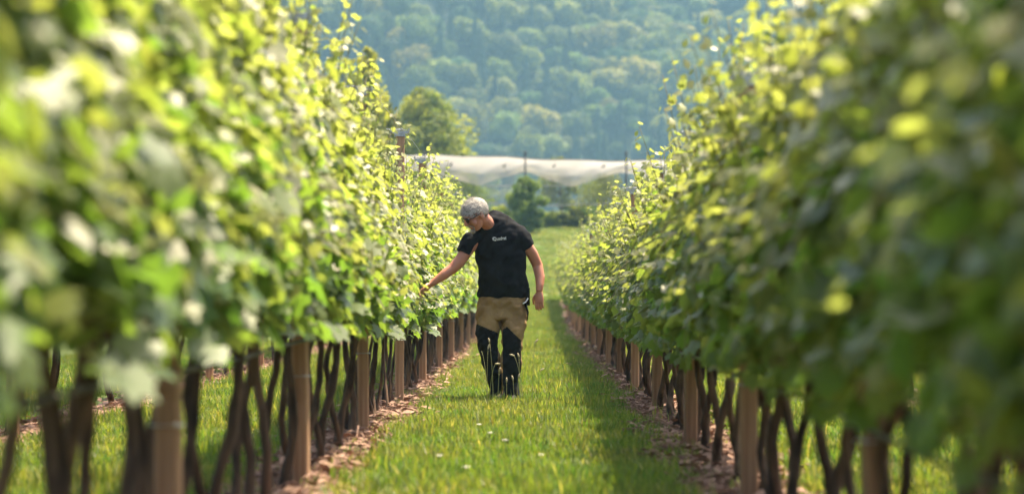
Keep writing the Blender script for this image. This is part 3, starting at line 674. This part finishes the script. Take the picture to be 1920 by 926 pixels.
for i in range(7000):
    u = rs.normal(size=3); u /= np.linalg.norm(u); p = Vector((.0805 * u[0], -.008 + .1015 * u[1], .022 + .099 * u[2]))
    if p.z < hairline(p.x, p.y) - .026 * rs.uniform() ** 1.5: continue
    d = Vector((u[0] * .45, u[1] * .3 + .75, u[2] * .3 - .1)) + Vector(rs.normal(0, .2, 3)); d.normalize(); L = rs.uniform(.014, .028); s_ = d.cross(Vector(u)).normalized() * .0020
    sb.add([hl(*(p - s_)), hl(*(p + s_)), hl(*(p + d * L + Vector(u) * rs.uniform(.001, .004)))], [(0, 1, 2)])
st = sb.build('hair_strands', [noise_mat('silver_strand', (.42, .38, .33), (.60, .55, .48), scale=30), noise_mat('dark_strand', (.18, .155, .13), (.26, .23, .20), scale=30)])
st.data.polygons.foreach_set('material_index', [1 if rs.uniform() < .2 else 0 for _ in st.data.polygons]); st.parent = hair; st.matrix_parent_inverse = hair.matrix_world.inverted() if False else Matrix.Identity(4)
bb = MB(); bb.ball(hl(0, .082, -.106), (.027, .020, .020), 10, HM); bb.tube([hl(-.03, .080, -.062), hl(-.015, .094, -.054), hl(.015, .094, -.054), hl(.03, .080, -.062)], [.004, .007, .007, .004], 6); bb.tube([hl(-.03, .078, -.062), hl(-.03, .074, -.095)], .006, 6); bb.tube([hl(.03, .078, -.062), hl(.03, .074, -.095)], .006, 6)
par(bb.build('beard', M['beard'], None, True))
ey = MB()
for s in (-1, 1): ey.ball(hl(s * .031, .083, .004), .0105, 8)
par(ey.build('eyes', noise_mat('eye_white', (.3, .28, .26), (.5, .48, .45)), None, True))
gl = empty('glasses'); par(gl); gl.location = man.location; gl.matrix_parent_inverse = Matrix.Translation(-man.location)
gi_ = Matrix.Translation(-man.location)
def gpart(o): o.parent = gl; o.matrix_parent_inverse = gi_; return o
fm = MB()
for s in (-1, 1): fm.tube([hl(s * (.033 + .026 * math.cos(a)), .103 - .006 * abs(math.cos(a)), .002 + .019 * math.sin(a)) for a in np.linspace(0, 6.283, 17)], .0038, 6, cap=False)
fm.tube([hl(-.008, .104, .006), hl(0, .107, .009), hl(.008, .104, .006)], .0022, 6); gpart(fm.build('frame', M['dark'], None, True))
for s in (-1, 1):
    fm = MB(); fm.tube([hl(s * .059, .097, .006), hl(s * .078, .06, .008), hl(s * .086, 0, .010), hl(s * .084, -.02, -.008)], .0036, 6); gpart(fm.build('temple', M['dark'], None, True))
mg, tg, bgp = new_mat('lens_glass'); bgp.inputs['Base Color'].default_value = (.5, .5, .5, 1); bgp.inputs['Transmission Weight'].default_value = 1; bgp.inputs['Roughness'].default_value = .02; bgp.inputs['IOR'].default_value = 1.1
for s in (-1, 1):
    fm = MB(); fm.ball(hl(s * .033, .101, .002), (.0245, .0012, .0175), 8, HM); gpart(fm.build('lens', mg, None, True))
# t-shirt
b = MB(); A = Vector
b.rings([(P(943, 558, 0), tl(0, .222), A((0, .150, 0))), (P(943, 545, -.015), tl(0, .222), A((0, .155, 0))), (P(942, 522, -.04), tl(.02, .216), A((0, .158, .02))), (P(940, 497, -.07), tl(.05, .212), A((0, .150, .03))),
         (P(937, 472, -.10), tl(.12, .214), A((0, .138, .04))), (P(934, 450, -.13), tl(.2, .212), A((0, .125, .045))), (P(930, 434, -.155), tl(.26, .196), A((0, .108, .05))),
         (P(927, 424, -.175), tl(.30, .155), A((0, .09, .05))), (P(920, 415, -.19), tl(.45, .120), A((0, .080, .05))), (P(910, 413, -.205), tl(.64, .108), A((0, .076, .05)))], 32)
b.tube([P(958, 430, -.15), P(974, 440, -.13), P(986, 453, -.11), P(993, 462, -.095)], [.066, .072, .070, .068], 16)
b.tube([P(900, 442, -.17), P(884, 450, -.185), P(874, 464, -.195), P(869, 475, -.205)], [.060, .064, .066, .064], 16)
shirt = b.build('t_shirt', M['shirt']); remesh(shirt, .008, 16)
def wrinkle(o, amp, f, seed, zlim=None):
    me = o.data; co = np.zeros(len(me.vertices) * 3, np.float32); me.vertices.foreach_get('co', co); co = co.reshape(-1, 3); no_ = np.zeros_like(co).ravel(); me.vertices.foreach_get('normal', no_); no_ = no_.reshape(-1, 3)
    a = vnoise(co[:, 0] + co[:, 2] * .6, co[:, 2] - co[:, 1] * .7, f, seed) - .5; a2 = vnoise(co[:, 0] - co[:, 2] * .8, co[:, 2] + co[:, 1], f * 2.1, seed + 3) - .5
    co += no_ * (amp * (a + .5 * a2))[:, None]; me.vertices.foreach_set('co', co.ravel()); me.update()
wrinkle(shirt, .030, 9, 1); shirt.data.materials.clear(); shirt.data.materials.append(M['shirt']); par(shirt)
# collar
cb = MB(); cb.tube([P(909.5, 412, -.206) + tl(.64, .106) * math.cos(a) + A((0, .076, .05)) * math.sin(a) for a in np.linspace(0, 6.283, 25)], .009, 6, cap=False)
cl_ = cb.build('collar', M['shirt'], None, True); par(cl_); cl_.parent = man
# trousers
b = MB()
b.rings([(P(943, 549, .0), tl(0, .205), A((0, .135, 0))), (P(943, 565, .0), tl(0, .215), A((0, .145, 0))), (P(943, 582, .01), tl(0, .215), A((0, .148, 0))), (P(942, 597, .01), tl(0, .200), A((0, .135, 0)))], 28)
LL = [(P(920, 575, .01), .110, .135), (P(917, 600, .0), .107, .125), (P(915, 622, -.03), .098, .108), (P(915.5, 645, -.05), .088, .096), (P(919, 668, -.03), .080, .088), (P(925, 695, .03), .073, .082), (P(930, 722, .09), .066, .076), (P(932, 744, .12), .064, .074)]
RL = [(P(965, 575, .01), .110, .135), (P(964, 600, -.01), .106, .125), (P(962, 622, -.05), .098, .108), (P(959.5, 645, -.08), .090, .098), (P(959, 668, -.08), .085, .092), (P(959, 695, -.06), .079, .088), (P(959.5, 722, -.04), .072, .082), (P(960, 748, -.03), .070, .080)]
for L in (LL, RL): b.rings([(c, A((a, 0, 0)), A((0, d, 0))) for c, a, d in L], 20)
tr = b.build('trousers', M['tan']); remesh(tr, .008, 4); wrinkle(tr, .030, 11, 4)
tr.data.materials.clear(); tr.data.materials.append(M['tan']); tr.data.materials.append(M['pblack'])
def topx(z): return 545 + (CAMH - z) * 220
mi = []
for p in tr.data.polygons:
    c = p.center; px = 1000 + c.x * 220; py = 545 + (CAMH - c.z) * 220; blk = False
    if px < 940.5: lim = 607 + (px - 895) * .42; blk = py > lim and px < 934 + (py - 640) * .0 + (py > 700) * 20 - (c.y > MD + .04 + (py - 640) * .0012) * 0
    else: lim = 612 + abs(px - 951) * (.95 if px > 951 else .7); blk = py > lim and px > 943 and px < 977
    if c.y > MD + .10 and py < 690: blk = blk and False
    mi.append(1 if blk else 0)
tr.data.polygons.foreach_set('material_index', mi); par(tr)
# belt pouch and strap on his left hip
pb = MB(); pb.box(P(988, 556, -.02), (.05, .09, .15)); pb.tube([P(984, 566, -.08), P(990, 585, -.08), P(989, 600, -.07)], [.012, .009, .004], 6)
pc = pb.build('hip_pocket', M['pblack']); bv = pc.modifiers.new('b', 'BEVEL'); bv.width = .012; bv.segments = 2; par(pc)
pb = MB(); pb.tube([P(981, 569, -.15), P(986, 566, -.10), P(990, 559, -.07)], .006, 6); par(pb.build('hip_stripe', M['print'], None, True))  # thin curved white stripe at the hip
for px, py, dy in ((932, 750, .10), (960, 751, -.05)):
    s = MB(); c = P(px, 751, dy); z0 = .012
    s.rings([(A((c.x, c.y + .09, .05)), A((.036, 0, 0)), A((0, 0, .045))), (A((c.x, c.y + .03, .06)), A((.044, 0, 0)), A((0, 0, .055))), (A((c.x, c.y - .06, .045)), A((.047, 0, 0)), A((0, 0, .04))), (A((c.x, c.y - .15, .035)), A((.044, 0, 0)), A((0, 0, .03))), (A((c.x, c.y - .19, .028)), A((.02, 0, 0)), A((0, 0, .02)))], 14)
    so_ = s.build('boot', M['boot'], None, True); par(so_)
# print on the chest: ring emblem and lettering, laid on the shirt surface
from mathutils.bvhtree import BVHTree
bvh = BVHTree.FromObject(shirt, bpy.context.evaluated_depsgraph_get()) if False else BVHTree.FromPolygons([v.co[:] for v in shirt.data.vertices], [p.vertices[:] for p in shirt.data.polygons])
fc_ = bpy.data.curves.new('lettering', 'FONT'); fc_.body = 'Quadrat'; fc_.size = .040; fc_.align_x = 'LEFT'; fc_.offset = .0008
to = bpy.data.objects.new('lettering', fc_); COL.objects.link(to); bpy.context.view_layer.update()
lm = bpy.data.meshes.new_from_object(to.evaluated_get(bpy.context.evaluated_depsgraph_get())); bpy.data.objects.remove(to)
c0 = P(926, 452.5, 0)
for v in lm.vertices:
    px_, pz_ = v.co.x * .80, v.co.y; x = c0.x + px_; z = c0.z + pz_ + px_ * .10
    hit = bvh.ray_cast(Vector((x, MD - 1, z)), Vector((0, 1, 0)))[0]
    v.co = (x, (hit.y if hit else MD - .25) - .004, z)
lo = bpy.data.objects.new('chest_print', lm); COL.objects.link(lo); lm.materials.clear(); lm.materials.append(M['print'])
lo.parent = shirt; lo.matrix_parent_inverse = Matrix.Identity(4)
eb = MB(); ec = P(928.5, 449, 0); VV = []; nn = 20
for i in range(nn + 1):
    a = .5 + i / nn * 5.3
    for q in (.0085, .0155):
        x = ec.x - .004 + q * math.cos(a); z = ec.z + q * math.sin(a); hit = bvh.ray_cast(Vector((x, MD - 1, z)), Vector((0, 1, 0)))[0]; VV.append((x, (hit.y if hit else MD - .25) - .006, z))
eb.add(VV, [(2 * i, 2 * i + 1, 2 * i + 3, 2 * i + 2) for i in range(nn)])
eo = eb.build('emblem', M['print']); eo.parent = shirt; eo.matrix_parent_inverse = Matrix.Identity(4)

# ------------------------------------------------------------------ tall seed stems in front of the man, pale flowers in the grass
M['seed'] = noise_mat('seed_head', (.34, .28, .17), (.55, .48, .34), scale=90, rough=.8); M['stem'] = noise_mat('stem', (.22, .24, .08), (.35, .33, .16), scale=30, rough=.7)
def seed_stem(x, y, h, bend, lab, nod):
    root = empty('seed_stem', (x, y, 0), lab, 'seed stem', 'pale seed stems in front of the man'); s = MB()
    pts = [Vector((bend * t_ ** 2, 0, h * t_ - (nod * .05 * t_ ** 6))) for t_ in np.linspace(0, 1, 8)]; s.tube(pts, np.linspace(.0028, .0018, 8), 5); s.build('stalk', M['stem'], root, True)
    s = MB(); e = pts[-1]; d = Vector((bend * 1.2 + nod * .06, 0, .05 - nod * .05)).normalized(); s.tube([e - d * .003, e + d * .010, e + d * .026, e + d * .04], [.003, .007, .0065, .002], 8); s.build('head', M['seed'], root, True)
for px, py, bend, nod, lab in ((918, 636, -.03, .5, 'tallest pale seed stem before the man\'s right knee, head nodding'), (903, 646, -.05, 1, 'pale seed stem bowing left beside the man\'s right knee'), (915, 654, .01, 0, 'short straight seed stem with round head before the man\'s right shin'),
        (929, 670, .05, 1, 'curved seed stem arching right between the man\'s shins'), (936, 697, .01, 0, 'small seed stem between the man\'s ankles'), (973, 670, -.01, 0, 'pale seed stem at the outer edge of the man\'s left shin'),
        (964, 657, -.07, .8, 'bent seed stem leaning left over the man\'s left shin'), (950, 716, 0, 0, 'lowest seed stem before the man\'s left ankle'), (962, 712, -.01, 0, 'low seed stem before the man\'s left boot'), (972, 708, .01, 0, 'low seed stem right of the man\'s left ankle'),
        (1013, 690, .02, .4, 'lone seed stem in the grass right of the man'), (1003, 640, .02, .2, 'tall lone seed stem in the grass far right of the man'),):
    y = 19.7; x = (px - 1000) / 4533 * y; h = CAMH + (545 - py) / 4533 * y; seed_stem(x - bend, y, h, bend, lab, nod)
M['petal'] = noise_mat('petal_white', (.62, .58, .50), (.8, .78, .72), scale=20, rough=.7)
fl = 'pale flowers in the aisle grass'
for px, py in ((916, 830), (895, 812), (943, 846), (1010, 878), (820, 880), (870, 905)):
    d = CAMH * 4533 / (py - 545 + 25); x = (px - 1000) / 4533 * d; root = empty('wild_flower', (x, d, 0), 'small pale wild flower in the grass in front of the man', 'flower', fl)
    s = MB(); s.tube([(0, 0, 0), (.01, 0, .07), (.012, 0, .135)], .002, 5); s.build('stalk', M['stem'], root)
    s = MB(); ph0 = random.uniform(0, 6)
    for q in range(6):
        a = ph0 + q * 1.047; u = Vector((math.cos(a), math.sin(a), .35)) * .020; v = Vector((-math.sin(a), math.cos(a), 0)) * .008; c = Vector((.012, 0, .135)); s.add([c, c + u * .6 + v, c + u, c + u * .6 - v], [(0, 1, 2, 3)])
    s.ball((.012, 0, .137), .006, 5); s.build('blossom', M['petal'], root)
